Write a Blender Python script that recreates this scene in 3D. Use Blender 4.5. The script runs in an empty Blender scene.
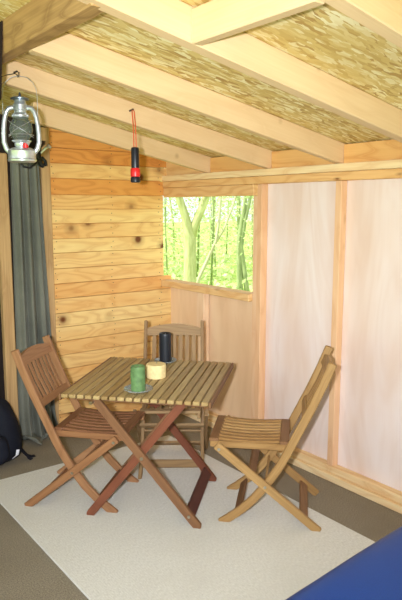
import bpy, bmesh, math, random
from mathutils import Vector as V, Matrix, noise as mnoise
random.seed(7)
C = bpy.context.scene.collection
R = math.radians

# ------------------------------------------------------------------ helpers
class MB:
    """Collects solids into one bmesh; keeps a grain coordinate and a tone per vertex."""
    def __init__(s):
        s.bm = bmesh.new()
        s.g = s.bm.verts.layers.float_vector.new('grain')
        s.t = s.bm.verts.layers.float.new('tone')
        s.mat = 0
        s.smooth = False
    def vert(s, co, g, t):
        v = s.bm.verts.new(co); v[s.g] = g; v[s.t] = t; return v
    def face(s, vs):
        try:
            f = s.bm.faces.new(vs); f.material_index = s.mat; f.smooth = s.smooth; return f
        except ValueError:
            return None
    def sweep(s, pts, side, w, t, ch=.003, tone=None, scales=None, off=None):
        """rectangular chamfered section (w along side, t across) swept along pts"""
        pts = [V(p) for p in pts]; side = V(side).normalized()
        tone = random.random() if tone is None else tone
        ro = V((random.uniform(0, 50), random.uniform(0, 50), random.uniform(0, 50))) if off is None else off
        n = len(pts); tang = []
        for i in range(n):
            a = pts[max(i-1, 0)]; b = pts[min(i+1, n-1)]
            tang.append((b-a).normalized())
        rings = []
        L = 0.; seq = []
        for i in range(n):
            if i: L += (pts[i]-pts[i-1]).length
            sc = scales[i] if scales else 1.
            if i == 0: seq.append((pts[0], tang[0], L, sc, ch))
            else: pass
            if i == 0: seq.append((pts[0]+tang[0]*ch, tang[0], L+ch, sc, 0))
            elif i == n-1:
                seq.append((pts[i]-tang[i]*ch, tang[i], L-ch, sc, 0)); seq.append((pts[i], tang[i], L, sc, ch))
            else: seq.append((pts[i], tang[i], L, sc, 0))
        for p, T, l, sc, ins in seq:
            S = (side - T*side.dot(T)).normalized(); N = T.cross(S)
            hw = w/2*sc-ins; ht = t/2-ins; c = min(ch, hw*.5, ht*.5)
            sec = [(hw-c, ht), (-hw+c, ht), (-hw, ht-c), (-hw, -ht+c), (-hw+c, -ht), (hw-c, -ht), (hw, -ht+c), (hw, ht-c)]
            rings.append([s.vert(p+S*x+N*y, ro+V((l, x, y)), tone) for x, y in sec])
        for a, b in zip(rings, rings[1:]):
            for k in range(8):
                s.face((a[k], b[k], b[(k+1) % 8], a[(k+1) % 8]))
        s.face(rings[0]); s.face(rings[-1][::-1])
        return s
    def bar(s, p0, p1, side, w, t, ch=.003, tone=None, rnd=False):
        p0 = V(p0); p1 = V(p1)
        if not rnd: return s.sweep([p0, p1], side, w, t, ch, tone)
        d = (p1-p0).normalized(); r = w/2; pts = []; sc = []
        for k in range(1, 6):
            a = k/5*math.pi/2
            pts.append(p0+d*r*(1-math.cos(a))); sc.append(max(.15, math.sin(a)))
        q = [(p1-d*r*(1-math.cos(k/5*math.pi/2)), max(.15, math.sin(k/5*math.pi/2))) for k in range(5, 0, -1)]
        for a, b in q: pts.append(a); sc.append(b)
        return s.sweep(pts, side, w, t, min(ch, .002), tone, sc)
    def box(s, lo, hi, axis=0, ch=.002, tone=None):
        """box with the grain along the axis"""
        lo = V(lo); hi = V(hi); c = (lo+hi)/2; d = hi-lo
        e = [V((1, 0, 0)), V((0, 1, 0)), V((0, 0, 1))]
        o = [(1, 2), (2, 0), (0, 1)][axis]
        return s.sweep([c-e[axis]*d[axis]/2, c+e[axis]*d[axis]/2], e[o[0]], d[o[0]], d[o[1]], ch, tone)
    def tube(s, pts, r, seg=8, tone=.5, closed=False):
        pts = [V(p) for p in pts]; n = len(pts); rings = []
        rr = r if isinstance(r, (list, tuple)) else [r]*n
        ref = V((0.123, .31, .94)).normalized(); L = 0; prev = None
        ro = V((random.uniform(0, 50), random.uniform(0, 50), random.uniform(0, 50)))
        for i in range(n):
            if closed: T = (pts[(i+1) % n]-pts[i-1]).normalized()
            else: T = (pts[min(i+1, n-1)]-pts[max(i-1, 0)]).normalized()
            if prev is None:
                S = T.orthogonal().normalized()
            else:
                S = (prev-T*prev.dot(T)).normalized()
            prev = S; N = T.cross(S)
            if i: L += (pts[i]-pts[i-1]).length
            rings.append([s.vert(pts[i]+(S*math.cos(a)+N*math.sin(a))*rr[i], ro+V((L, math.cos(a)*rr[i], math.sin(a)*rr[i])), tone)
                          for a in [k*2*math.pi/seg for k in range(seg)]])
        pr = list(zip(rings, rings[1:]))
        if closed: pr.append((rings[-1], rings[0]))
        for a, b in pr:
            for k in range(seg):
                s.face((a[k], a[(k+1) % seg], b[(k+1) % seg], b[k]))
        if not closed:
            s.face(rings[0][::-1]); s.face(rings[-1])
        return s
    def lathe(s, prof, seg=32, at=(0, 0, 0), cap=True, wob=0., tone=.5):
        at = V(at); rings = []
        for i, (r, z) in enumerate(prof):
            rg = []
            for k in range(seg):
                a = k*2*math.pi/seg
                q = r*(1+wob*mnoise.noise(V((math.cos(a)*2, math.sin(a)*2, z*18+at.x*9))))
                rg.append(s.vert(at+V((q*math.cos(a), q*math.sin(a), z)), V((z, q*math.cos(a), q*math.sin(a))), tone))
            rings.append(rg)
        for a, b in zip(rings, rings[1:]):
            for k in range(seg):
                s.face((a[k], a[(k+1) % seg], b[(k+1) % seg], b[k]))
        if cap:
            s.face(rings[0][::-1]); s.face(rings[-1])
        return s
    def grid(s, fn, nu, nv, thick=0.):
        vs = [[s.vert(fn(i/nu, j/nv), V((j/nv, i/nu, 0)), .5) for j in range(nv+1)] for i in range(nu+1)]
        for i in range(nu):
            for j in range(nv):
                s.face((vs[i][j], vs[i+1][j], vs[i+1][j+1], vs[i][j+1]))
        return s
    def build(s, name, mats, parent=None, smooth=None, recalc=True):
        if recalc: bmesh.ops.recalc_face_normals(s.bm, faces=s.bm.faces)
        me = bpy.data.meshes.new(name)
        s.bm.to_mesh(me); s.bm.free()
        for m in (mats if isinstance(mats, (list, tuple)) else [mats]): me.materials.append(m)
        if smooth is not None:
            for p in me.polygons: p.use_smooth = True
            try: me.set_sharp_from_angle(angle=R(smooth))
            except Exception: pass
        o = bpy.data.objects.new(name, me); C.objects.link(o)
        if parent: o.parent = parent
        return o

def tag(o, label, cat, group=None, kind=None):
    o['label'] = label; o['category'] = cat
    if group: o['group'] = group
    if kind: o['kind'] = kind
    return o
def empty(name, loc, rz, label, cat, group=None):
    o = bpy.data.objects.new(name, None); C.objects.link(o)
    o.empty_display_size = .05
    o.location = loc; o.rotation_euler = (0, 0, rz)
    return tag(o, label, cat, group)
def struct(o, label, cat): return tag(o, label, cat, None, 'structure')

# ------------------------------------------------------------------ materials
class NT:
    def __init__(s, name):
        s.m = bpy.data.materials.new(name); s.m.use_nodes = True
        s.t = s.m.node_tree; s.b = s.t.nodes['Principled BSDF']
    def n(s, typ, **kw):
        o = s.t.nodes.new(typ)
        for k, v in kw.items():
            if k in o.bl_rna.properties: setattr(o, k, v)
            else: o.inputs[k].default_value = v
        return o
    def l(s, a, b): s.t.links.new(a, b)
    def ramp(s, fac, stops, interp='LINEAR'):
        r = s.n('ShaderNodeValToRGB'); e = r.color_ramp.elements; r.color_ramp.interpolation = interp
        while len(e) < len(stops): e.new(.5)
        for x, (p, c) in zip(e, stops):
            x.position = p; x.color = c if len(c) == 4 else (*c, 1)
        s.l(fac, r.inputs[0]); return r.outputs[0]
    def mix(s, fac, a, b, typ='MIX'):
        m = s.n('ShaderNodeMix', data_type='RGBA', blend_type=typ)
        for i, v in ((0, fac), (6, a), (7, b)):
            if hasattr(v, 'is_linked'): s.l(v, m.inputs[i])
            elif i == 0: m.inputs[0].default_value = v
            else: m.inputs[i].default_value = (*v, 1)
        return m.outputs[2]
    def math(s, op, a, b=0.):
        m = s.n('ShaderNodeMath', operation=op)
        for i, v in enumerate((a, b)):
            if hasattr(v, 'is_linked'): s.l(v, m.inputs[i])
            else: m.inputs[i].default_value = v
        return m.outputs[0]
    def scale(s, vec, sc):
        m = s.n('ShaderNodeVectorMath', operation='MULTIPLY'); s.l(vec, m.inputs[0]); m.inputs[1].default_value = sc
        return m.outputs[0]
    def noise(s, vec, scale, detail=3., rough=.55, dist=0.):
        x = s.n('ShaderNodeTexNoise'); x.inputs['Scale'].default_value = scale; x.inputs['Detail'].default_value = detail
        x.inputs['Roughness'].default_value = rough; x.inputs['Distortion'].default_value = dist
        if vec is not None: s.l(vec, x.inputs['Vector'])
        return x
    def bump(s, h, strength=.2, dist=.002):
        b = s.n('ShaderNodeBump', Strength=strength, Distance=dist); s.l(h, b.inputs['Height']); s.l(b.outputs[0], s.b.inputs['Normal'])
    def done(s, col=None, rough=.6, spec=.3, metal=0.):
        if col is not None:
            if hasattr(col, 'is_linked'): s.l(col, s.b.inputs['Base Color'])
            else: s.b.inputs['Base Color'].default_value = (*col, 1)
        s.b.inputs['Roughness'].default_value = rough; s.b.inputs['Specular IOR Level'].default_value = spec
        s.b.inputs['Metallic'].default_value = metal
        return s.m

def srgb(r, g, b):
    f = lambda c: (c/12.92 if c <= .04045 else ((c+.055)/1.055)**2.4)
    return (f(r/255), f(g/255), f(b/255))

def wood(name, light, mid, dark, deep=None, ring=9., ringamt=.5, knots=0., fine=.35, rough=.6, tone_amt=1., spec=.25, wave=1.2):
    """grain along the first grain coordinate; light/mid follow the tone of the piece, dark is the late wood"""
    s = NT(name)
    at = s.n('ShaderNodeAttribute', attribute_name='grain'); tn = s.n('ShaderNodeAttribute', attribute_name='tone')
    g = at.outputs['Vector']
    base = s.mix(s.math('MULTIPLY', tn.outputs['Fac'], tone_amt), light, mid)
    # broad cathedral figure
    warp = s.noise(s.scale(g, (wave, 5, 5)), 1., 2.)
    y = s.n('ShaderNodeSeparateXYZ'); s.l(g, y.inputs[0])
    v = s.math('ADD', s.math('MULTIPLY', y.outputs[1], ring), s.math('MULTIPLY', warp.outputs[0], ring*.55))
    v = s.math('ADD', v, s.math('MULTIPLY', y.outputs[2], ring*.6))
    w = s.math('PINGPONG', v, 1.)
    rg = s.ramp(w, [(0, (0, 0, 0)), (.55, (.25, .25, .25)), (.9, (1, 1, 1)), (1, (.5, .5, .5))])
    col = s.mix(s.math('MULTIPLY', s.math('MULTIPLY', rg, ringamt), s.math('ADD', .6, s.math('MULTIPLY', tn.outputs['Fac'], .7))), base, dark)
    # fine fibres
    f = s.noise(s.scale(g, (3, 120, 120)), 1., 3., .6)
    fr = s.ramp(f.outputs[0], [(.35, (0, 0, 0)), (.7, (1, 1, 1))])
    col = s.mix(s.math('MULTIPLY', fr, fine), col, dark)
    big = s.noise(s.scale(g, (1.3, 9, 9)), 1., 2.)
    bl = s.ramp(big.outputs[0], [(.4, (0, 0, 0)), (.72, (1, 1, 1))])
    col = s.mix(s.math('MULTIPLY', bl, .35), col, mid)
    if knots > 0:
        vo = s.n('ShaderNodeTexVoronoi'); s.l(s.scale(g, (3.0, 9, 3)), vo.inputs['Vector']); vo.inputs['Scale'].default_value = 1.
        kk = s.ramp(vo.outputs['Distance'], [(.0, (1, 1, 1)), (.05*knots, (1, 1, 1)), (.10*knots, (.35, .35, .35)), (.2*knots, (0, 0, 0))])
        col = s.mix(kk, col, deep or dark)
    s.bump(f.outputs[0], .15, .001)
    return s.done(col, rough, spec)

M = {}
M['plank'] = wood('plank_pine', srgb(246, 222, 152), srgb(222, 152, 76), srgb(184, 108, 50), srgb(110, 60, 28), ring=40, ringamt=.42, knots=1.1, fine=.14, rough=.5)
M['rafter'] = wood('rafter_pine', srgb(226, 196, 154), srgb(214, 178, 134), srgb(194, 150, 104), srgb(134, 90, 56), ring=16, ringamt=.25, knots=.4, fine=.2)
M['header'] = wood('header_pine', srgb(196, 158, 104), srgb(168, 128, 78), srgb(116, 82, 46), srgb(74, 48, 28), ring=24, ringamt=.6, knots=1., fine=.35, wave=2.)
M['plate'] = wood('plate_pine', srgb(242, 222, 176), srgb(224, 172, 104), srgb(194, 130, 68), srgb(126, 76, 38), ring=30, ringamt=.45, knots=.6, fine=.2)
M['stud'] = wood('stud_pine', srgb(236, 208, 172), srgb(226, 178, 132), srgb(204, 148, 102), srgb(140, 86, 52), ring=22, ringamt=.4, knots=.7, fine=.2)
M['post'] = wood('old_post', srgb(214, 180, 128), srgb(176, 134, 86), srgb(140, 100, 60), srgb(86, 56, 34), ring=18, ringamt=.45, knots=.5, fine=.4)
M['tanteak'] = wood('tan_teak', srgb(178, 142, 90), srgb(154, 116, 68), srgb(112, 78, 42), ring=30, ringamt=.4, fine=.45, rough=.45)
M['darkteak'] = wood('brown_teak', srgb(142, 104, 68), srgb(122, 86, 56), srgb(90, 60, 38), ring=30, ringamt=.4, fine=.4, rough=.5)
M['redteak'] = wood('red_teak', srgb(168, 124, 86), srgb(146, 102, 66), srgb(110, 72, 44), ring=30, ringamt=.4, fine=.4, rough=.45)
M['redseat'] = wood('red_teak_dark', srgb(142, 98, 68), srgb(120, 78, 52), srgb(86, 54, 34), ring=30, ringamt=.4, fine=.35, rough=.45)
M['greyteak'] = wood('weathered_teak', srgb(168, 138, 98), srgb(146, 116, 78), srgb(108, 80, 52), ring=30, ringamt=.4, fine=.4, rough=.55)
M['slat'] = wood('table_slat_teak', srgb(184, 160, 110), srgb(154, 126, 80), srgb(108, 82, 48), ring=34, ringamt=.35, fine=.4, rough=.42)
M['legtan'] = wood('table_leg_tan', srgb(146, 110, 76), srgb(126, 88, 58), srgb(88, 56, 36), ring=30, ringamt=.35, fine=.4, rough=.45)
M['legred'] = wood('table_leg_red', srgb(132, 80, 56), srgb(112, 62, 42), srgb(76, 40, 28), ring=30, ringamt=.35, fine=.35, rough=.4)
M['legdark'] = wood('table_stretcher_dark', srgb(104, 60, 50), srgb(88, 48, 42), srgb(60, 32, 28), ring=30, ringamt=.4, fine=.35, rough=.45)

def make_ply(name, a, b, c):
    s = NT(name); tc = s.n('ShaderNodeTexCoord'); g = tc.outputs['Object']
    n1 = s.noise(s.scale(g, (1, 3.2, .8)), 1., 3., .55, 1.2)
    w = s.math('PINGPONG', s.math('MULTIPLY', n1.outputs[0], 7.), 1.)
    fig = s.ramp(w, [(.3, (0, 0, 0)), (.95, (1, 1, 1))])
    n2 = s.noise(s.scale(g, (1, 2.6, .8)), 1.3, 3.)
    col = s.mix(s.ramp(n2.outputs[0], [(.35, (0, 0, 0)), (.68, (1, 1, 1))]), a, b)
    col = s.mix(s.math('MULTIPLY', fig, .2), col, c)
    f = s.noise(s.scale(g, (1, 160, 3)), 1., 2.)
    col = s.mix(s.math('MULTIPLY', s.ramp(f.outputs[0], [(.45, (0, 0, 0)), (.75, (1, 1, 1))]), .06), col, c)
    vo = s.n('ShaderNodeTexVoronoi'); s.l(s.scale(g, (1, 2.2, 1.5)), vo.inputs['Vector']); vo.inputs['Scale'].default_value = 1.1
    col = s.mix(s.ramp(vo.outputs['Distance'], [(0, (1, 1, 1)), (.012, (1, 1, 1)), (.03, (.3, .3, .3)), (.06, (0, 0, 0))]), col, srgb(176, 124, 88))
    return s.done(col, .55, .25)
M['ply'] = make_ply('pink_plywood', srgb(234, 219, 211), srgb(224, 198, 180), srgb(206, 170, 144))
M['plytan'] = make_ply('tan_plywood', srgb(238, 206, 166), srgb(226, 188, 146), srgb(198, 154, 112))

def make_osb():
    s = NT('osb_board'); tc = s.n('ShaderNodeTexCoord'); g = tc.outputs['Object']
    layers = []
    for k, (rot, sc) in enumerate(((.5, (14, 62, 14)), (-.4, (16, 54, 16)), (1.2, (20, 70, 20)))):
        mp = s.n('ShaderNodeMapping'); mp.inputs['Rotation'].default_value = (0, 0, rot); mp.inputs['Scale'].default_value = sc
        mp.inputs['Location'].default_value = (k*3.3, k*1.7, 0)
        nz = s.noise(g, 14., 2.)
        s.l(s.mix(.03, g, nz.outputs['Color'], 'ADD'), mp.inputs['Vector'])
        vo = s.n('ShaderNodeTexVoronoi'); s.l(mp.outputs[0], vo.inputs['Vector']); vo.inputs['Scale'].default_value = 1.
        sp = s.n('ShaderNodeSeparateColor'); s.l(vo.outputs['Color'], sp.inputs[0]); layers.append((sp.outputs[0], sp.outputs[1], vo))
    pal = [(0, srgb(178, 140, 78)), (.3, srgb(208, 180, 112)), (.6, srgb(222, 198, 132)), (1, srgb(244, 234, 192))]
    c0, c1, c2 = [s.ramp(l[0], pal) for l in layers]
    col = s.mix(s.ramp(layers[0][1], [(.45, (0, 0, 0)), (.5, (1, 1, 1))]), c0, c1)
    col = s.mix(s.ramp(layers[2][1], [(.6, (0, 0, 0)), (.65, (1, 1, 1))]), col, c2)
    big = s.noise(g, 2.2, 3.)
    col = s.mix(s.ramp(big.outputs[0], [(.4, (0, 0, 0)), (.7, (.5, .5, .5))]), col, srgb(202, 168, 94))
    s.bump(layers[0][0], .25, .002)
    return s.done(col, .6, .25)
M['osb'] = make_osb()

def make_carpet():
    s = NT('brown_carpet'); tc = s.n('ShaderNodeTexCoord'); g = tc.outputs['Object']
    n = s.noise(g, 160., 3., .7); b = s.noise(g, 2.5, 3.)
    col = s.ramp(n.outputs[0], [(.3, srgb(104, 96, 80)), (.5, srgb(140, 130, 112)), (.72, srgb(170, 160, 140))])
    col = s.mix(s.ramp(b.outputs[0], [(.4, (0, 0, 0)), (.7, (.4, .4, .4))]), col, srgb(114, 102, 84))
    s.bump(n.outputs[0], .6, .004)
    return s.done(col, .95, .05)
M['carpet'] = make_carpet()
def make_rug():
    s = NT('cream_woven_rug'); tc = s.n('ShaderNodeTexCoord'); g = tc.outputs['Object']
    n = s.noise(s.scale(g, (150, 60, 1)), 1., 3., .7); b = s.noise(g, 3., 3.)
    rows = s.n('ShaderNodeTexWave', wave_type='BANDS', bands_direction='X'); s.l(g, rows.inputs['Vector'])
    rows.inputs['Scale'].default_value = 28.; rows.inputs['Distortion'].default_value = 1.2; rows.inputs['Detail Scale'].default_value = 3.
    col = s.ramp(n.outputs[0], [(.3, srgb(200, 197, 187)), (.6, srgb(222, 220, 211)), (.8, srgb(234, 233, 227))])
    col = s.mix(s.math('MULTIPLY', rows.outputs['Fac'], .12), col, srgb(178, 174, 162))
    col = s.mix(s.ramp(b.outputs[0], [(.45, (0, 0, 0)), (.7, (.3, .3, .3))]), col, srgb(198, 194, 182))
    s.bump(n.outputs[0], .5, .003)
    return s.done(col, .95, .05)
M['rug'] = make_rug()
def make_cloth(name, a, b, rough=.85, weave=400., spec=.15, big=4.):
    s = NT(name); tc = s.n('ShaderNodeTexCoord'); g = tc.outputs['Object']
    n = s.noise(g, weave, 2., .6); q = s.noise(g, big, 3.)
    f = s.math('ADD', s.math('MULTIPLY', n.outputs[0], .5), s.math('MULTIPLY', q.outputs[0], .5))
    col = s.ramp(f, [(.38, a), (.62, b)])
    s.bump(n.outputs[0], .2, .001)
    return s.done(col, rough, spec)
M['curtain'] = make_cloth('grey_green_cloth', srgb(98, 99, 89), srgb(120, 120, 108))
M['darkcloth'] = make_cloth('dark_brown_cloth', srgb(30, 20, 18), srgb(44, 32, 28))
M['bag'] = make_cloth('black_nylon', srgb(18, 20, 28), srgb(30, 32, 42), .7, 260.)
M['bagtag'] = make_cloth('white_patch', srgb(220, 220, 228), srgb(238, 238, 244), .7)
M['blue'] = make_cloth('blue_fabric', srgb(0, 54, 124), srgb(2, 64, 140), .42, 300., .3, 1.5)
M['blue'].node_tree.nodes['Principled BSDF'].inputs['Sheen Weight'].default_value = .0
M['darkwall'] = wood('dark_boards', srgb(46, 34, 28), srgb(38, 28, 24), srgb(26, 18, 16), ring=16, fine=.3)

def simple(name, col, rough=.5, spec=.3, metal=0., var=.12, sc=30.):
    s = NT(name); tc = s.n('ShaderNodeTexCoord')
    n = s.noise(tc.outputs['Object'], sc, 3.)
    c = s.mix(s.ramp(n.outputs[0], [(.35, (0, 0, 0)), (.7, (1, 1, 1))]), col, tuple(x*(1-var) for x in col))
    return s.done(c, rough, spec, metal)
M['galv'] = simple('galvanised_steel', (.66, .69, .72), .33, .5, .75, .25, 40)
M['cap'] = simple('dark_steel', (.16, .2, .25), .35, .5, .8, .3)
M['wire'] = simple('grey_wire', (.6, .6, .6), .4, .4, .8)
M['blackwire'] = simple('black_wire', (.02, .02, .02), .5)
M['screw'] = simple('zinc_bolt', (.55, .52, .45), .35, .5, 1.)
M['nail'] = simple('dark_nail', (.09, .06, .04), .5, .4, .3)
M['red'] = simple('red_plastic', srgb(214, 40, 38), .35, .4)
M['black'] = simple('black_plastic', (.012, .013, .018), .35, .4)
M['cord'] = simple('orange_red_cord', srgb(220, 84, 52), .6)
M['greenwax'] = simple('green_wax', srgb(102, 136, 84), .6, .3, 0., .4, 34)
M['blackwax'] = simple('black_wax', (.012, .014, .02), .45, .35)
M['creamwax'] = simple('cream_wax', srgb(232, 208, 150), .65, .25, 0., .22, 45)
M['wick'] = simple('wick', (.2, .18, .12), .8)
def make_glass(name, tint, rough=.03):
    s = NT(name); tr = s.n('ShaderNodeBsdfTransparent'); gl = s.n('ShaderNodeBsdfGlossy'); gl.inputs['Roughness'].default_value = rough
    df = s.n('ShaderNodeBsdfDiffuse'); df.inputs['Color'].default_value = (*tint, 1)
    tr.inputs['Color'].default_value = (.93, .96, .95, 1)
    fr = s.n('ShaderNodeFresnel', IOR=1.5)
    m1 = s.n('ShaderNodeMixShader'); s.l(fr.outputs[0], m1.inputs[0]); s.l(tr.outputs[0], m1.inputs[1]); s.l(gl.outputs[0], m1.inputs[2])
    m2 = s.n('ShaderNodeMixShader'); m2.inputs[0].default_value = .28; s.l(m1.outputs[0], m2.inputs[1]); s.l(df.outputs[0], m2.inputs[2])
    s.l(m2.outputs[0], s.t.nodes['Material Output'].inputs['Surface'])
    return s.m
M['glass'] = make_glass('saucer_glass', (.62, .68, .66))
M['globe'] = make_glass('globe_glass', (.2, .22, .18))

def make_bark(name, a, b):
    s = NT(name); at = s.n('ShaderNodeAttribute', attribute_name='grain'); g = at.outputs['Vector']
    n = s.noise(s.scale(g, (4, 22, 22)), 1., 4., .6)
    col = s.ramp(n.outputs[0], [(.35, a), (.65, b)])
    s.bump(n.outputs[0], .5, .01)
    return s.done(col, .9, .1)
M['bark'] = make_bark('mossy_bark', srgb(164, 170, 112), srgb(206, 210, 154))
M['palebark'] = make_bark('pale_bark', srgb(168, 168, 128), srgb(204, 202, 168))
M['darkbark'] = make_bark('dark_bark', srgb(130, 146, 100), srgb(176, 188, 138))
def make_leaf(name, a, b):
    s = NT(name); tn = s.n('ShaderNodeAttribute', attribute_name='tone')
    col = s.mix(tn.outputs['Fac'], a, b)
    df = s.n('ShaderNodeBsdfDiffuse'); tl = s.n('ShaderNodeBsdfTranslucent'); mx = s.n('ShaderNodeMixShader'); mx.inputs[0].default_value = .45
    s.l(col, df.inputs[0]); s.l(col, tl.inputs[0]); s.l(df.outputs[0], mx.inputs[1]); s.l(tl.outputs[0], mx.inputs[2])
    s.l(mx.outputs[0], s.t.nodes['Material Output'].inputs['Surface']); return s.m
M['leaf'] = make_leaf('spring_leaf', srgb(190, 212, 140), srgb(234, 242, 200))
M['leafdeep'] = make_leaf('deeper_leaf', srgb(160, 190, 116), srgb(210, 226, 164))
def make_ground():
    s = NT('forest_floor'); tc = s.n('ShaderNodeTexCoord'); g = tc.outputs['Object']
    n = s.noise(g, 2.5, 5., .7)
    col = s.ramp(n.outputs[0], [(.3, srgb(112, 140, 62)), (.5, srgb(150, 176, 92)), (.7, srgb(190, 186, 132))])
    return s.done(col, .95, .05)
M['ground'] = make_ground()

# ------------------------------------------------------------------ the shell (corner of the two walls at the origin; room is x<0, y<0)
SL = .195                                   # roof slope
RB = 1.895                                  # underside of the rafters at the panel wall
RH = .118                                   # rafter depth, vertical
def rb(x): return RB - SL*x

m = MB(); m.box((-4.4, -5.2, -.12), (.12, .12, 0), 0, .0)
struct(m.build('floor', M['carpet']), 'brown grey carpet floor around the cream rug', 'floor')
m = MB(); m.box((-40, -40, -.42), (60, 60, -.3), 0, .0)
tag(m.build('ground', M['ground']), 'bright green woodland ground outside the window opening', 'ground', None, 'structure')

# planked wall
PW = -.955
m = MB(); z = 0.; rows = []
edges = [0, .112, .228, .343, .455, .563, .668, .772, .877, .985, 1.095, 1.205, 1.318, 1.42, 1.528, 1.632, 1.735, 1.85, 1.955, 2.06, 2.17, 2.28, 2.36]
tones = [.55, .35, .3, .5, .35, .5, .25, .2, .35, .6, .35, .3, .2, .45, .2, .5, .95, .4, 1.15, .95, .9, .7]
for z0, z1, tn in zip(edges, edges[1:], tones):
    x1 = 0 if 1.03 < z0 < 1.73 else .075+random.uniform(-.006, .014)
    top = z1-.0025
    m.box((PW, 0, z0+.0005), (x1, .022, top), 0, .002, tn)
m.box((PW, .0215, 0), (-.01, .034, 2.36), 2, 0, .9)
m.mat = 1
for z0, z1 in zip(edges, edges[1:]):
    for xs in (-.93, -.47, -.035):
        for dz in (.25, .75):
            zz = z0+(z1-z0)*dz+random.uniform(-.008, .008); xx = xs+random.uniform(-.012, .012)
            m.tube([(xx, .002, zz), (xx, -.0015, zz)], .0035, 6)
struct(m.build('wall_left', [M['plank'], M['nail']]), 'back wall of golden knotted horizontal pine planks', 'wall')

# panel wall: pale plywood boards behind the studs
m = MB(); PX = .052
for y0, y1 in ((-1.80, -1.14), (-2.46, -1.80), (-3.12, -2.46), (-3.78, -3.12), (-5.2, -3.78)):
    m.box((PX, y0+.001, .0), (PX+.012, y1-.001, 1.80), 2, 0)
m.mat = 1
m.box((PX+.016, -1.14, 0), (PX+.028, .03, 1.045), 2, 0)
struct(m.build('wall_right', [M['ply'], M['plytan']]), 'pinkish plywood panel wall between pale studs', 'wall')

tn_ = [0]
def trim(mb, mat, label, cat='timber', name=None):
    tn_[0] += 1
    return struct(mb.build(name or 'trim_%d' % tn_[0], mat), label, cat)
def stud(y0, y1, z0, z1, x0, label, tone=None, mat='stud'):
    mb = MB(); mb.box((x0, y0, z0), (PX-.001, y1, z1), 2, .003, tone); return trim(mb, M[mat], label, 'stud')
stud(-1.165, -1.121, .09, 1.795, -.006, 'full height pine stud right of the window opening', .8)
stud(-1.120, -1.076, .09, 1.72, 0, 'window jamb stud against the right side of the opening', .5)
stud(-.535, -.445, .09, 1.01, .0, 'short pine stud under the window sill', .2)
stud(-1.822, -1.777, .09, 1.795, 0, 'tall pine stud right of the chair, middle of the panel wall', .7)
for k, y in enumerate((-2.46, -3.12, -3.78)):
    stud(y-.022, y+.022, .09, 1.795, 0, ['pine stud past the right edge of the view', 'pine stud beside the blue mattress', 'pine stud far along the panel wall behind the camera'][k])
mb = MB(); mb.box((-.004, -5.2, .045), (PX-.001, 0, .09), 1, .003, .3); trim(mb, M['plate'], 'upper bottom plate along the foot of the panel wall', 'timber')
mb = MB(); mb.box((-.022, -5.2, 0), (PX-.001, 0, .044), 1, .003, .1); trim(mb, M['plate'], 'lower sill timber on the carpet along the panel wall', 'timber')
mb = MB(); mb.box((-.004, -5.2, 1.796), (.085, .0, 1.845), 1, .003, .75); trim(mb, M['plate'], 'orange lower top plate above the panels and window', 'timber')
mb = MB(); mb.box((-.012, -5.2, 1.846), (.085, .0, 1.89), 1, .003, .12); trim(mb, M['plate'], 'pale upper top plate under the rafter ends', 'timber')
mb = MB(); mb.box((.002, -1.075, 1.722), (.07, -.001, 1.795), 1, .003, .7); trim(mb, M['plate'], 'orange lintel board over the window opening', 'lintel')
mb = MB(); mb.box((-.03, -1.074, 1.012), (.085, -.001, 1.062), 1, .004, .6); trim(mb, M['plate'], 'orange pine sill under the window opening', 'sill')
# posts of the curtained opening
mb = MB(); mb.box((-1.025, -.02, 0), (-.957, .04, 2.19), 2, .004, .3); trim(mb, M['post'], 'pine post at the left end of the planked wall', 'post')
mb = MB(); mb.box((-1.352, -.06, 0), (-1.275, -.005, 2.0), 2, .006, .35); trim(mb, M['post'], 'weathered post at the far left of the curtain', 'post')
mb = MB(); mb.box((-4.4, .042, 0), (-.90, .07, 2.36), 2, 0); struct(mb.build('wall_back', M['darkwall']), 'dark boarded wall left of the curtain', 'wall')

# rafters
def rafter(y0, y1, xa, xb, label, tone, mat='rafter'):
    mb = MB()
    mb.sweep([(xb, (y0+y1)/2, rb(xb)+RH/2), (xa, (y0+y1)/2, rb(xa)+RH/2)], (0, 1, 0), y1-y0, RH*.98, .004, tone)
    return trim(mb, M[mat], label, 'rafter')
rafter(-.568, -.523, -1.30, .085, 'rafter nearest the planked wall, ending short at the post', .35)
rafter(-1.208, -1.163, -1.785, .085, 'second rafter from the planked wall, with the lantern and torch', .3)
rafter(-1.800, -1.755, -1.785, .085, 'third rafter from the planked wall', .25)
rafter(-2.440, -2.380, -4.3, .085, 'long fourth rafter crossing the whole ceiling', .15)
rafter(-3.055, -2.995, -4.3, .085, 'nearest rafter at the top right corner', .1)
rafter(-3.70, -3.64, -4.3, .085, 'rafter overhead behind the camera', .2)
rafter(-4.35, -4.29, -4.3, .085, 'rafter at the open side behind the camera', .2)
mb = MB(); xh = -1.788
mb.bar((xh-.035, -2.41, rb(xh)+.071), (xh-.035, -1.10, rb(xh)+.071), (1, 0, 0), .07, .128, .005, .4)
trim(mb, M['header'], 'brown grained header beam at the upper left carrying the rafter ends', 'beam')
mb = MB(); xh = -1.462
mb.bar((xh-.024, -2.99, rb(xh)+.060), (xh-.024, -2.44, rb(xh)+.060), (1, 0, 0), .045, .112, .004, .15)
trim(mb, M['rafter'], 'short pale cross timber between the two nearest rafters', 'timber')
blk = [(-.52, .0, 'orange blocking piece in the corner by the planked wall'), (-1.162, -.569, 'orange blocking piece above the window between rafter ends'),
       (-1.754, -1.209, 'orange blocking piece above the first panel'), (-2.379, -1.801, 'orange blocking piece above the second panel'),
       (-2.99, -2.441, 'blocking piece past the right edge of the view')]
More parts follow.
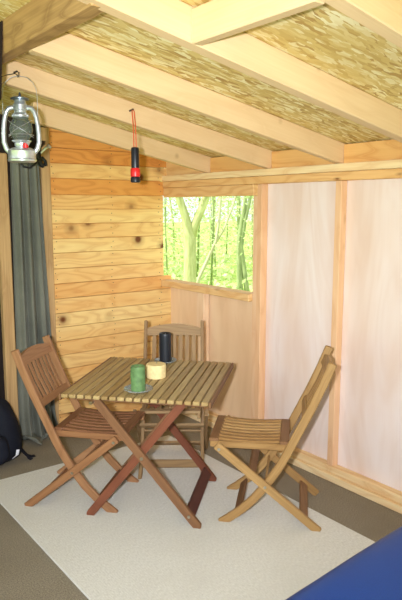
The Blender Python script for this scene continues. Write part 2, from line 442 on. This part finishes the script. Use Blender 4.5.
for y0, y1, lb in blk:
    mb = MB(); mb.box((.03, y0+.002, 1.891), (.07, y1-.002, 1.998), 1, .002, random.uniform(.6, .95)); trim(mb, M['plate'], lb, 'blocking')
mb = MB()
def slab(xa, xb, y0, y1):
    mb.sweep([(xb, (y0+y1)/2, rb(xb)+RH+.009), (xa, (y0+y1)/2, rb(xa)+RH+.009)], (0, 1, 0), y1-y0, .016, .0)
slab(-4.4, .16, -4.6, .12)
struct(mb.build('ceiling', M['osb']), 'sloping strand board roof deck above the rafters', 'ceiling')

# ------------------------------------------------------------------ rug and soft things
mb = MB(); mb.smooth = False
def rug_fn():
    x0, x1, y0, y1 = -1.715, -.380, -3.0, -.615
    mb.box((x0, y0, .0), (x1, y1, .012), 1, .004)
rug_fn()
tag(mb.build('rug', M['rug']), 'large cream woven rug under the folding table and chairs', 'rug')

# curtain with folds, falling in a heap on the floor
def curtain_fn(u, v):
    # u across 0..1, v 0 top ..1 bottom (last bit lies on the floor)
    x0, x1 = -1.275, -1.030
    wv = min(v/.9, 1.)
    zt = 1.965; z = zt*(1-wv)
    xa = x0+.012*(1-wv); xb = -1.062+.05*min(1, wv*1.4)
    x = xa+(xb-xa)*u
    ph = u*2*math.pi*3.4
    amp = .018+.014*wv
    y = -.075+amp*math.sin(ph+.6*math.sin(wv*2))+.012*math.sin(ph*2.3+1)*wv
    if v > .80:
        k = (v-.80)/.20
        y -= k*k*(.07+.06*math.sin(u*7))
        x += k*k*(.14*u)
        z = max(.012+.022*(1+math.sin(u*13+k*8))*min(1, (k*1.2)) , zt*(1-min(v/.9, 1.)))
    return V((x, y, z))
mb = MB(); mb.smooth = True; mb.grid(curtain_fn, 70, 60)
cu = mb.build('curtain', M['curtain'], recalc=False)
md = cu.modifiers.new('thick', 'SOLIDIFY'); md.thickness = .003
tag(cu, 'grey green cloth curtain hanging in the narrow opening left of the planks', 'curtain')
for k, (x, z_) in enumerate(((-1.205, 1.955), (-1.155, 1.962))):
    mb = MB(); mb.tube([(x, -.100+.0, z_+.03), (x, -.112, z_+.01), (x, -.108, z_-.02), (x, -.1, z_-.025)], .005, 6)
    tag(mb.build('curtain_hook', M['wire'], smooth=40), ['left small metal hook at the top of the grey curtain', 'right small metal hook at the top of the grey curtain'][k], 'hook', 'curtain hooks')

# dark cloth at the far left
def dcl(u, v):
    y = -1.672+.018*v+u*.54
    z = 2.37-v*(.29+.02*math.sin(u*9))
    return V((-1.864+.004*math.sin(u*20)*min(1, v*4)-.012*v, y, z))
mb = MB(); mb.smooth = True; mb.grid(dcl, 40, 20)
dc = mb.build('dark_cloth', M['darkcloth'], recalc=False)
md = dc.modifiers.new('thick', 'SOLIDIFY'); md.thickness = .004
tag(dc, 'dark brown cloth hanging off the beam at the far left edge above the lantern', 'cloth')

# backpack on the floor
bp = empty('backpack', (-1.52, -.30, 0), R(-30), 'black backpack slumped on the carpet at the left edge', 'backpack')
mb = MB(); mb.smooth = True
def blob(mb, c, r, p=2.6, seed=0., nz=.05, flat=0., seg=36, rings=22, taper=0.):
    c = V(c)
    vs = []
    for i in range(rings+1):
        th = math.pi*i/rings; row = []
        for k in range(seg):
            ph = 2*math.pi*k/seg
            d = V((math.sin(th)*math.cos(ph), math.sin(th)*math.sin(ph), math.cos(th)))
            q = (abs(d.x)**p+abs(d.y)**p+abs(d.z)**p)**(-1/p)
            v = V((d.x*q*r[0], d.y*q*r[1], d.z*q*r[2]))
            tz = (v.z/r[2]+1)/2
            v.x *= 1-taper*tz; v.y *= 1-taper*tz
            v *= 1+nz*mnoise.noise(d*2.2+V((seed, 0, 0)))
            row.append(v+c)
        vs.append(row)
    top = mb.vert(vs[0][0], V((0, 0, 0)), .5); bot = mb.vert(vs[-1][0], V((0, 0, 0)), .5)
    rr = [[mb.vert(p_, p_, .5) for p_ in row] for row in vs[1:-1]]
    for k in range(seg):
        mb.face((top, rr[0][k], rr[0][(k+1) % seg])); mb.face((bot, rr[-1][(k+1) % seg], rr[-1][k]))
        for a, b in zip(rr, rr[1:]): mb.face((a[k], b[k], b[(k+1) % seg], a[(k+1) % seg]))
blob(mb, (0, 0, .212), (.19, .14, .212), 2.8, 3., .07, taper=.5)
mb.build('body', M['bag'], bp)
mb = MB(); mb.smooth = True
blob(mb, (-.02, -.125, .12), (.12, .05, .10), 3., 5., .04)
mb.build('front_pocket', M['bag'], bp)
mb = MB(); mb.sweep([(.12, -.10, .055), (.148, -.128, .085), (.155, -.126, .12)], (.6, .4, .3), .022, .004, .001)
mb.build('side_tag', M['bagtag'], bp)['label'] = 'white patch'
mb = MB(); mb.sweep([(.14, -.02, .10), (.17, .0, .05), (.19, .01, .022), (.215, .02, .012), (.235, .03, .012)], (.2, 1, 0), .03, .006, .001)
mb.sweep([(.19, .0, .03), (.205, -.015, .012), (.222, -.03, .012)], (.2, 1, 0), .024, .006, .001)
mb.build('strap', M['bag'], bp)

# blue mattress
mt = MB(); mt.smooth = True
def mat_blob():
    blob(mt, (0, 0, .235), (1.0, .5, .238), 9., 1.3, .018, seg=96, rings=60)
mat_blob()
bl = mt.build('mattress', M['blue']); bl.location = (-1.0, -3.385, .005); bl.rotation_euler = (0, 0, R(4.5))
tag(bl, 'smooth blue fabric mattress in the lower right corner', 'mattress')

# ------------------------------------------------------------------ folding chairs
STILE = [(-.008, .0), (.045, .038), (.102, .083), (.165, .145), (.21, .203), (.255, .265), (.295, .328), (.33, .395), (.362, .463), (.405, .553), (.448, .643), (.505, .775), (.548, .885)]
def interp_stile(z):
    for (u0, z0), (u1, z1) in zip(STILE, STILE[1:]):
        if z0 <= z <= z1:
            f = (z-z0)/(z1-z0); return u0+(u1-u0)*f
    return STILE[-1][0]
def make_chair(loc, rz, label, wm, seatm, darkm):
    root = empty('folding_chair', loc, rz, label, 'chair', 'wooden folding chairs')
    P = lambda x, u, z: V((x, .255-u, z))
    for sx in (-1, 1):
        mb = MB(); mb.sweep([P(sx*.190, u, z) for u, z in STILE], (0, 1, .3), .044, .022, .004); mb.build('back_leg', wm, root, 40)
    for sx in (-1, 1):
        mb = MB(); mb.sweep([P(sx*.214, -.028, .437), P(sx*.214, .505, .006)], (0, 1, 1), .042, .022, .004)
        lg = mb.build('front_leg', wm, root)
        for (u, z_) in ((-.012, .418), (.226, .229)):
            mb = MB(); mb.tube([P(sx*.224, u, z_), P(sx*.2275, u, z_)], .008, 10); mb.build('bolt', M['screw'], lg)
    # seat: frame boards and lengthwise slats
    zs = .452
    mb = MB(); mb.bar(P(-.180, -.045, zs), P(.180, -.045, zs), (0, 1, 0), .05, .018, .003, .3)
    mb.bar(P(-.176, .318, zs), P(.176, .318, zs), (0, 1, 0), .048, .018, .003, .5); mb.build('seat_rail', darkm, root)
    for k in range(8):
        x = -.157+k*.314/7
        mb = MB(); pts = [P(x, u, zs+.004-.010*math.sin(math.pi*(u+.03)/.33)) for u in (-.029, .05, .13, .21, .295)]
        mb.sweep(pts, (1, 0, 0), .027, .013, .002); mb.build('seat_slat', seatm, root)
    for sx in (-1, 1):
        mb = MB(); mb.bar(P(sx*.168, -.065, zs-.024), P(sx*.168, .335, zs-.024), (0, 0, 1), .034, .018, .003); mb.build('seat_side', wm, root)
    # back: arched top rail, lower rail, slats
    def back_pt(x, z, off=0.):
        return P(x, interp_stile(z), z)
    mb = MB(); rings = []
    n = 14
    for k in range(n+1):
        x = -.180+.360*k/n; f = 1-(2*k/n-1)**2
        rings.append((x, .792, .838+.026*f, .006*f))
    # rail as a solid with flat underside and curved top edge
    vsA = []
    for x, z0, z1, bow in rings:
        q = []
        for z_, o in ((z0, -.009), (z1, -.009), (z1, .009), (z0, .009)):
            u = STILE[-1][0]+(z_-STILE[-1][1])*.39 + o + bow*1.2
            q.append(mb.vert(P(x, u, z_+o*-.35), V((x, z_, o))+V((3, 5, 1)), .4))
        vsA.append(q)
    for a, b in zip(vsA, vsA[1:]):
        for k in range(4): mb.face((a[k], b[k], b[(k+1) % 4], a[(k+1) % 4]))
    mb.face(vsA[0]); mb.face(vsA[-1][::-1])
    mb.build('top_rail', wm, root)
    ul = interp_stile(.585)
    mb = MB(); mb.bar(P(-.180, ul, .585), P(.180, ul, .585), (0, -.43, .9), .044, .018, .003, .5); mb.build('lower_rail', wm, root)
    for k in range(7):
        x = -.132+k*.264/6
        mb = MB(); mb.sweep([P(x, interp_stile(.60)+.002, .60), P(x, interp_stile(.70)+.008, .70), P(x, interp_stile(.81)+.004, .805)], (1, 0, 0), .028, .007, .002)
        mb.build('back_slat', wm, root)
    # stretchers
    mb = MB(); mb.bar(P(-.180, .085, .068), P(.180, .085, .068), (0, -.7, .7), .05, .016, .003); mb.build('stretcher', darkm, root)
    mb = MB(); mb.bar(P(-.204, .425, .068), P(.204, .425, .068), (0, .78, .63), .05, .016, .003); mb.build('stretcher', darkm, root)
    mb = MB(); mb.bar(P(-.204, .155, .290), P(.204, .155, .290), (0, .78, .63), .045, .016, .003); mb.build('stretcher', darkm, root)
    mb = MB(); mb.tube([P(-.226, .227, .230), P(.226, .227, .230)], .007, 10); mb.build('pivot_rod', wm, root)
    return root
make_chair((-.541, -1.865, 0), R(43.8), 'tan wooden folding chair right of the table, by the panel wall', M['tanteak'], M['tanteak'], M['darkteak'])
make_chair((-1.285, -1.073, 0), R(221.6), 'reddish wooden folding chair left of the table, in front of the curtain', M['redteak'], M['redseat'], M['redseat'])
make_chair((-.62, -1.02, 0), R(142.8), 'greyish brown folding chair behind the table, below the window', M['greyteak'], M['greyteak'], M['greyteak'])

# ------------------------------------------------------------------ folding table (local x along the slats, y across them)
tb = empty('folding_table', (-.955, -1.325, 0), R(42), 'square slatted wooden folding table on crossed legs standing on the rug', 'table')
for k in range(18):
    y = -.366+k*.732/17
    mb = MB(); mb.box((-.405, y-.0173, .682), (.405, y+.0173, .702), 0, .003, random.uniform(0, 1)); mb.build('slat', M['slat'], tb)
# local y is the direction away from the right chair
for x in (-.298, .30):
    mb = MB(); mb.box((x-.012, -.36, .645), (x+.012, .36, .682), 1, .003, .5); mb.build('batten', M['legtan'], tb)
for sy in (-1, 1):
    mb = MB(); mb.box((-.405, sy*.391-.006, .668), (.405, sy*.391+.006, .701), 0, .003, .6); mb.build('edge_strip', M['darkteak'], tb)
def xl(x, y0, y1, mat, rn=True):
    mb = MB(); mb.bar((x, y0, .672), (x, y1, .004), (0, 1, .7), .044, .024, .003, None, True)
    l = mb.build('leg', mat, tb)
    mb = MB(); q = -.018 if x < -.31 else 0
    return l
la = xl(-.345, .225, -.33, M['legtan'])
lb_ = xl(-.318, -.245, .285, M['legred'])
xl(.215, .225, -.315, M['legred'])
xl(.190, -.245, .285, M['legtan'])
mb = MB(); mb.bar((-.331, -.275, .075), (.20, -.268, .075), (0, .64, .77), .060, .02, .003); mb.build('foot_stretcher', M['legdark'], tb)
mb = MB(); mb.bar((-.305, .235, .075), (.178, .235, .075), (0, -.62, .78), .055, .02, .003); mb.build('foot_stretcher', M['legdark'], tb)
mb = MB(); mb.tube([(-.345-.0125, -.027, .366), (-.345-.0165, -.027, .366)], .009, 12)
mb.build('bolt', M['screw'], la)
mb = MB(); mb.tube([(-.345-.0125, -.275, .072), (-.345-.0165, -.275, .072)], .008, 12); mb.build('bolt', M['screw'], la)
mb = MB(); mb.tube([(-.357, .225, .655), (-.395, .226, .657), (-.40, .226, .662)], [.006, .006, .009], 8); mb.build('hinge_bolt', M['screw'], tb)

# ------------------------------------------------------------------ candles and saucers
def saucer(loc, r, label):
    mb = MB(); mb.smooth = True
    prof = [(.001, 0), (r*.55, 0), (r*.62, .003), (r*.9, .010), (r, .016), (r*.985, .019), (r*.86, .0145), (r*.6, .0075), (.001, .0072)]
    mb.lathe(prof, 40, cap=False); o = mb.build('saucer', M['glass'], smooth=50); o.location = loc
    return tag(o, label, 'saucer', 'glass saucers on the table')
TZ = .7022
saucer((-1.172, -1.512, TZ), .076, 'glass saucer under the green candle')
saucer((-.725, -1.098, TZ), .070, 'glass saucer under the tall black candle')
def candle(loc, r, h, mat, label, wob=.02, dip=True, wickc='wick'):
    root = empty('candle', loc, 0, label, 'candle', 'pillar candles on the table')
    mb = MB(); mb.smooth = True
    pr = [(r*.96, 0), (r, .004)]+[(r, h*k/10) for k in range(1, 10)]+[(r, h-.006), (r*.93, h)]
    if dip: pr += [(r*.8, h-.002), (r*.5, h-.012), (.002, h-.014)]
    else: pr += [(r*.5, h+.001), (.002, h+.001)]
    mb.lathe(pr, 36, wob=wob); mb.build('wax', M[mat], root, 50)
    zt = h-.014 if dip else h
    mb = MB(); mb.tube([(0, 0, zt-.004), (.001, 0, zt+.006), (.003, .001, zt+.013)], .0016, 6); mb.build('wick', M['wick'], root)
    return root
candle((-1.172, -1.512, TZ+.0075), .038, .128, 'greenwax', 'mottled green pillar candle on a glass saucer at the front of the table', .06)
candle((-.725, -1.098, TZ+.0075), .037, .178, 'blackwax', 'tall black pillar candle on a glass saucer at the back of the table', .015)
candle((-.948, -1.338, TZ), .056, .076, 'creamwax', 'squat cream candle between the green and black candles', .03, False)

# ------------------------------------------------------------------ hurricane lantern, hung from the second rafter
LX, LY, LZ = -1.672, -1.335, 1.853
ln = empty('hurricane_lantern', (LX, LY, LZ), R(-32), 'galvanised steel hurricane lantern hanging at the upper left', 'lantern')
ln.scale = (.90, .90, .985)
mb = MB(); mb.smooth = True
mb.lathe([(.058, 0), (.071, .004), (.073, .012), (.070, .016), (.070, .048), (.072, .052), (.064, .060), (.040, .068), (.03, .070)], 36)
mb.build('fuel_tank', M['galv'], ln, 35)
mb = MB(); mb.lathe([(.03, .068), (.036, .078), (.036, .088), (.046, .094), (.05, .1), (.03, .102)], 28); mb.build('burner', M['galv'], ln, 35)
mb = MB(); mb.smooth = True
mb.lathe([(.036, .10), (.047, .115), (.056, .135), (.059, .152), (.055, .172), (.045, .19), (.036, .204)], 32, cap=False); mb.build('glass_globe', M['globe'], ln)
mb = MB(); mb.lathe([(.038, .203), (.044, .206), (.044, .214), (.036, .224), (.030, .228), (.030, .236), (.036, .240), (.036, .262), (.030, .270), (.027, .285)], 30); mb.build('chimney_hood', M['galv'], ln, 35)
mb = MB(); mb.lathe([(.026, .283), (.046, .286), (.047, .291), (.03, .298), (.008, .302), (.004, .318), (.001, .319)], 30); mb.build('top_cap', M['cap'], ln, 35)
for sx in (-1, 1):
    mb = MB(); mb.smooth = True
    ctl = [(.062, .045), (.078, .062), (.088, .092), (.0885, .13), (.085, .17), (.079, .205), (.070, .232), (.058, .246), (.044, .250), (.032, .250)]
    mb.tube([(sx*x, 0, z_) for x, z_ in ctl], [.012, .013, .013, .0125, .012, .012, .012, .012, .0115, .011], 12); mb.build('side_tube', M['galv'], ln, 60)
mb = MB()
for s2 in (-1, 1):
    for yy in (-1, 1):
        pts = []
        for k in range(9):
            f = k/8; a = (f-.5)*2.3*s2+(math.pi/2 if yy > 0 else -math.pi/2)
            pts.append((.0625*math.cos(a), .0625*math.sin(a), .115+.075*f))
        mb.tube(pts, .0013, 5)
mb.tube([(.0625*math.cos(a), .0625*math.sin(a), .125) for a in [k*math.pi/16 for k in range(32)]], .0013, 5, closed=True)
mb.build('guard_wire', M['wire'], ln)
mb = MB(); mb.tube([(-.087, 0, .215), (-.087, 0, .30), (-.083, 0, .335), (-.066, 0, .366), (-.036, 0, .386), (0, 0, .392), (.036, 0, .386), (.066, 0, .366), (.083, 0, .335), (.087, 0, .30), (.087, 0, .215)], .0015, 8); mb.build('bail_handle', M['wire'], ln, 60)
mb = MB(); mb.smooth = True; mb.tube([(.030, -.058, .062), (.030, -.058, .080)], .014, 14)
mb.tube([(.030, -.058, .080), (.030, -.058, .084)], .010, 14); mb.build('filler_cap', M['red'], ln, 40)['label'] = 'red filler cap'
mb = MB(); mb.tube([(.0, -.03, .083), (.045, -.075, .083)], .0022, 6); mb.tube([(.045, -.075, .083), (.048, -.078, .083)], .009, 12); mb.build('wick_knob', M['galv'], ln)
mb = MB(); mb.tube([(-.03, 0, .095), (-.028, 0, .11)], .003, 6); mb.build('wick_holder', M['cap'], ln)
# wire that carries it, twisted round a nail
mb = MB()
mb.tube([(-1.645, -1.205, 2.278), (-1.645, -1.245, 2.277)], .0045, 8)
mb.tube([(-1.645, -1.24, 2.276), (-1.658, -1.30, 2.262), (-1.674, -1.335, 2.245), (-1.676, -1.34, 2.238), (-1.676, -1.332, 2.233), (-1.675, -1.326, 2.241), (-1.672, -1.29, 2.257), (-1.70, -1.26, 2.252), (-1.735, -1.252, 2.238), (-1.757, -1.25, 2.20)], .0018, 6)
tag(mb.build('hanging_wire', M['blackwire'], smooth=60), 'thin black wire nailed to the rafter above the lantern', 'wire')
# black strap with metal buckle on the post beside the lantern
st = empty('strap', (-1.055, -.115, 1.93), 0, 'black strap with a metal buckle hung on the post beside the lantern', 'strap')
mb = MB(); mb.smooth = True
mb.sweep([(.045, .085, .155), (.01, .03, .145), (-.02, .01, .115), (-.03, 0, .07), (-.022, 0, .03), (-.01, 0, .0), (.008, 0, -.01)], (0, 1, .2), .035, .03, .004)
mb.sweep([(-.02, -.01, .04), (-.06, -.02, .0), (-.10, -.02, -.025), (-.14, -.02, -.02), (-.16, -.02, .0)], (0, 1, .2), .012, .012, .002)
mb.sweep([(-.01, -.01, .05), (.015, -.01, .025), (.02, -.01, -.01)], (0, 1, .2), .02, .018, .002)
mb.build('webbing', M['black'], st)
mb = MB(); mb.sweep([(-.02, -.02, .075), (.015, -.03, .11), (.04, -.03, .125)], (0, 1, 0), .016, .014, .003); mb.sweep([(.03, -.03, .135), (.05, -.03, .11)], (0, 1, 0), .016, .016, .003); mb.build('buckle', M['galv'], st)

# ------------------------------------------------------------------ torch on a red cord
TX, TY = -1.036, -1.292
tr = empty('torch', (TX, TY, 1.776), 0, 'black and red torch hanging on a red cord from a rafter', 'torch')
mb = MB(); mb.smooth = True
mb.lathe([(.010, .185), (.019, .182), (.021, .176), (.021, .08), (.020, .06), (.0205, .04)][::-1], 24); mb.build('barrel', M['black'], tr, 40)
mb = MB(); mb.smooth = True; mb.lathe([(.022, .030), (.0255, .033), (.026, .050), (.0255, .070), (.0215, .076)], 24); mb.build('switch_band', M['red'], tr, 40)
mb = MB(); mb.smooth = True; mb.lathe([(.004, .0), (.022, 0), (.026, .004), (.026, .022), (.022, .032)], 24); mb.build('lamp_head', M['black'], tr, 40)
mb = MB(); mb.tube([(-.006, 0, .18), (.004, .02, .28), (.015, .05, .376), (.022, .054, .386), (.028, .05, .376), (.018, .02, .28), (.008, 0, .18)], .0026, 8); mb.build('cord', M['cord'], tr, 60)
mb = MB(); mb.tube([(TX+.022, -1.205, 2.158), (TX+.022, -1.242, 2.162)], .0055, 8)
tag(mb.build('nail', M['nail'], smooth=40), 'dark nail in the second rafter holding the torch cord', 'nail')

# ------------------------------------------------------------------ woodland outside the window
def leaves(mb, c, spread, n, size, mat_i=0):
    mb.mat = mat_i
    for _ in range(n):
        p = V((random.gauss(0, spread[0]), random.gauss(0, spread[1]), random.gauss(0, spread[2])))+V(c)
        if p.z < -.28: p.z = random.uniform(-.28, .2)
        if p.x < .7: continue
        a = V((random.uniform(-1, 1), random.uniform(-1, 1), random.uniform(-.6, .6))).normalized()
        b = a.cross(V((random.uniform(-1, 1), random.uniform(-1, 1), random.uniform(-1, 1)))).normalized()
        L = size*random.uniform(.6, 1.3); t = random.random()
        v = [mb.vert(q, V((0, 0, 0)), t) for q in (p-a*L*.5, p+b*L*.27, p+a*L*.5, p-b*L*.27)]
        mb.face(v)
def tree(label, pts_list, bark, leaf, clusters, group=None):
    """pts_list: [(points, radii)] of trunk and branches; clusters: [(centre, spread, n, size)]"""
    base = V(pts_list[0][0][0])
    root = empty('tree', base, 0, label, 'tree', group)
    mb = MB(); mb.smooth = True
    for pts, rr in pts_list: mb.tube([V(p)-base for p in pts], rr, 10)
    mb.build('trunk', M[bark], root)
    mb = MB()
    for c, sp, n, sz in clusters:
        st_ = MB.__new__(MB)
        leaves_off = V(c)
        mb.mat = 0
        for _ in range(n):
            p = V((random.gauss(0, sp[0]), random.gauss(0, sp[1]), random.gauss(0, sp[2])))+leaves_off
            if p.z < -.28 or p.x < .6: continue
            a = V((random.uniform(-1, 1), random.uniform(-1, 1), random.uniform(-.6, .6))).normalized()
            b = a.cross(V((random.uniform(-1, 1), random.uniform(-1, 1), random.uniform(-1, 1)))).normalized()
            L = sz*random.uniform(.6, 1.3); t = random.random()
            mb.face([mb.vert(q-base, V((0, 0, 0)), t) for q in (p-a*L*.5, p+b*L*.27, p+a*L*.5, p-b*L*.27)])
    mb.build('foliage', M[leaf], root, recalc=False)
    return root
# the forked tree
tree('broad mossy tree forking in two just outside the window',
     [([(2.79, 3.50, -.3), (2.80, 3.49, .3), (2.806, 3.49, .75), (2.808, 3.49, 1.2), (2.75, 3.53, 1.5), (2.66, 3.6, 1.85), (2.5, 3.7, 2.7), (2.3, 3.9, 4.2)], [.13, .105, .095, .095, .062, .056, .05, .03]),
      ([(2.81, 3.485, 1.1), (2.86, 3.45, 1.35), (2.95, 3.38, 1.62), (3.02, 3.33, 1.85), (3.2, 3.2, 2.8), (3.4, 3.1, 4.2)], [.07, .066, .06, .057, .05, .03])],
     'bark', 'leaf', [((2.6, 3.6, 3.9), (.8, .8, .7), 500, .10), ((3.0, 3.4, 1.95), (.5, .5, .12), 60, .06)])
tree('slender pale tree leaning and branching, right of the forked tree',
     [([(3.70, 4.70, -.3), (3.82, 4.607, .39), (3.95, 4.50, .75), (4.057, 4.423, 1.03), (4.097, 4.391, 1.38), (4.123, 4.37, 1.85), (4.15, 4.3, 3.2)], [.036, .032, .030, .026, .022, .019, .012]),
      ([(4.05, 4.43, 1.0), (4.16, 4.33, 1.25), (4.27, 4.25, 1.6), (4.33, 4.20, 1.85), (4.5, 4.1, 3.0)], [.021, .019, .017, .015, .01])],
     'palebark', 'leaf', [((4.3, 4.3, 3.0), (.6, .6, .5), 250, .10), ((4.35, 4.15, 1.2), (.4, .4, .25), 90, .07)])
tree('dark thin tree with parted stems by the right edge of the opening',
     [([(5.7, 5.664, -.3), (5.69, 5.67, .03), (5.67, 5.683, .96), (5.72, 5.64, 1.4), (5.76, 5.606, 1.7), (5.8, 5.6, 3.5)], [.07, .065, .055, .045, .04, .02]),
      ([(5.83, 5.55, -.3), (5.79, 5.58, .04), (5.70, 5.65, .8), (5.75, 5.6, 1.3), (5.837, 5.54, 1.8), (5.9, 5.5, 3.2)], [.06, .055, .05, .04, .034, .02])],
     'darkbark', 'leafdeep', [((5.8, 5.6, 2.9), (.7, .7, .7), 320, .11), ((5.9, 5.3, 1.3), (.4, .5, .4), 110, .09)])
# background stems
CX, CY = -2.788, -4.188
rnd = random.Random(11)
for k in range(46):
    D = rnd.uniform(14, 27); az = R(rnd.uniform(26, 52)); x = CX+D*math.sin(az); y = CY+D*math.cos(az)
    r = rnd.uniform(.015, .045)*1.0; lx = rnd.uniform(-.4, .4); ly = rnd.uniform(-.4, .4); h = rnd.uniform(3.5, 6.5)
    pts = [(x, y, -.3), (x+lx*.2+rnd.uniform(-.06, .06), y+ly*.2, h*.3), (x+lx*.6, y+ly*.6+rnd.uniform(-.08, .08), h*.65), (x+lx, y+ly, h)]
    cl = [((x+lx, y+ly, h*.8), (.9, .9, .8), 90, .2)]
    for q in range(6):
        cl.append(((x+rnd.uniform(-.7, .7), y+rnd.uniform(-.7, .7), rnd.uniform(.1, 2.4)), (.45, .45, .3), 46, .10))
    tree('slender leafy woodland tree far outside the window', [(pts, [r, r*.85, r*.6, r*.3])], ['darkbark', 'darkbark', 'bark', 'palebark'][k % 4], ['leaf', 'leaf', 'leafdeep'][k % 3], cl, 'woodland trees outside the window')
mb = MB()
for k in range(2600):
    D = random.uniform(9, 24); az = R(random.uniform(24, 54)); p = V((CX+D*math.sin(az), CY+D*math.cos(az), -.3+abs(random.gauss(0, .28))))
    a = V((random.uniform(-1, 1), random.uniform(-1, 1), random.uniform(-.3, .9))).normalized(); b = a.cross(V((random.uniform(-1, 1), random.uniform(-1, 1), .3))).normalized()
    L = random.uniform(.08, .2); t = random.random()
    mb.face([mb.vert(q, V((0, 0, 0)), t) for q in (p-a*L*.5, p+b*L*.3, p+a*L*.5, p-b*L*.3)])
tag(mb.build('undergrowth', M['leaf'], recalc=False), 'low bright green undergrowth beneath the woodland trees', 'plants', None, 'stuff')

# ------------------------------------------------------------------ light
w = bpy.data.worlds.new('World'); bpy.context.scene.world = w; w.use_nodes = True
bg = w.node_tree.nodes['Background']; bg.inputs[0].default_value = (.90, .96, 1.0, 1); bg.inputs[1].default_value = 1.15
sun = bpy.data.lights.new('Sun', 'SUN'); sun.energy = 8.; sun.angle = R(2); sun.color = (1, .96, .86)
so = bpy.data.objects.new('Sun', sun); C.objects.link(so)
so.rotation_euler = V((.42, -.25, -.87)).to_track_quat('-Z', 'Y').to_euler()

# camera and its flash
cam = bpy.data.cameras.new('Camera'); co = bpy.data.objects.new('Camera', cam); C.objects.link(co)
cam.sensor_fit = 'VERTICAL'; cam.sensor_height = 36; cam.lens = 620/600*36
cam.clip_start = .05; cam.clip_end = 200
yaw = R(37.1); pitch = math.atan(93.5/620)
co.location = (CX, CY, 1.65)
co.rotation_euler = (R(90)-pitch, 0, -yaw)
bpy.context.scene.camera = co
fl = bpy.data.lights.new('Flash', 'AREA'); fl.shape = 'RECTANGLE'; fl.size = .07; fl.size_y = .05; fl.energy = 35; fl.color = (.95, 1, 1.09); fl.spread = R(90)
fo = bpy.data.objects.new('Flash', fl); C.objects.link(fo)
fo.location = V((CX, CY, 1.68))+V((-.13*math.cos(yaw), .13*math.sin(yaw), 0))
fo.rotation_euler = (R(90)-pitch*1.1, 0, -yaw)

sc = bpy.context.scene
sc.view_settings.view_transform = 'Standard'; sc.view_settings.look = 'None'
sc.view_settings.gamma = 1; sc.view_settings.use_curve_mapping = False
sc.view_settings.exposure = .14
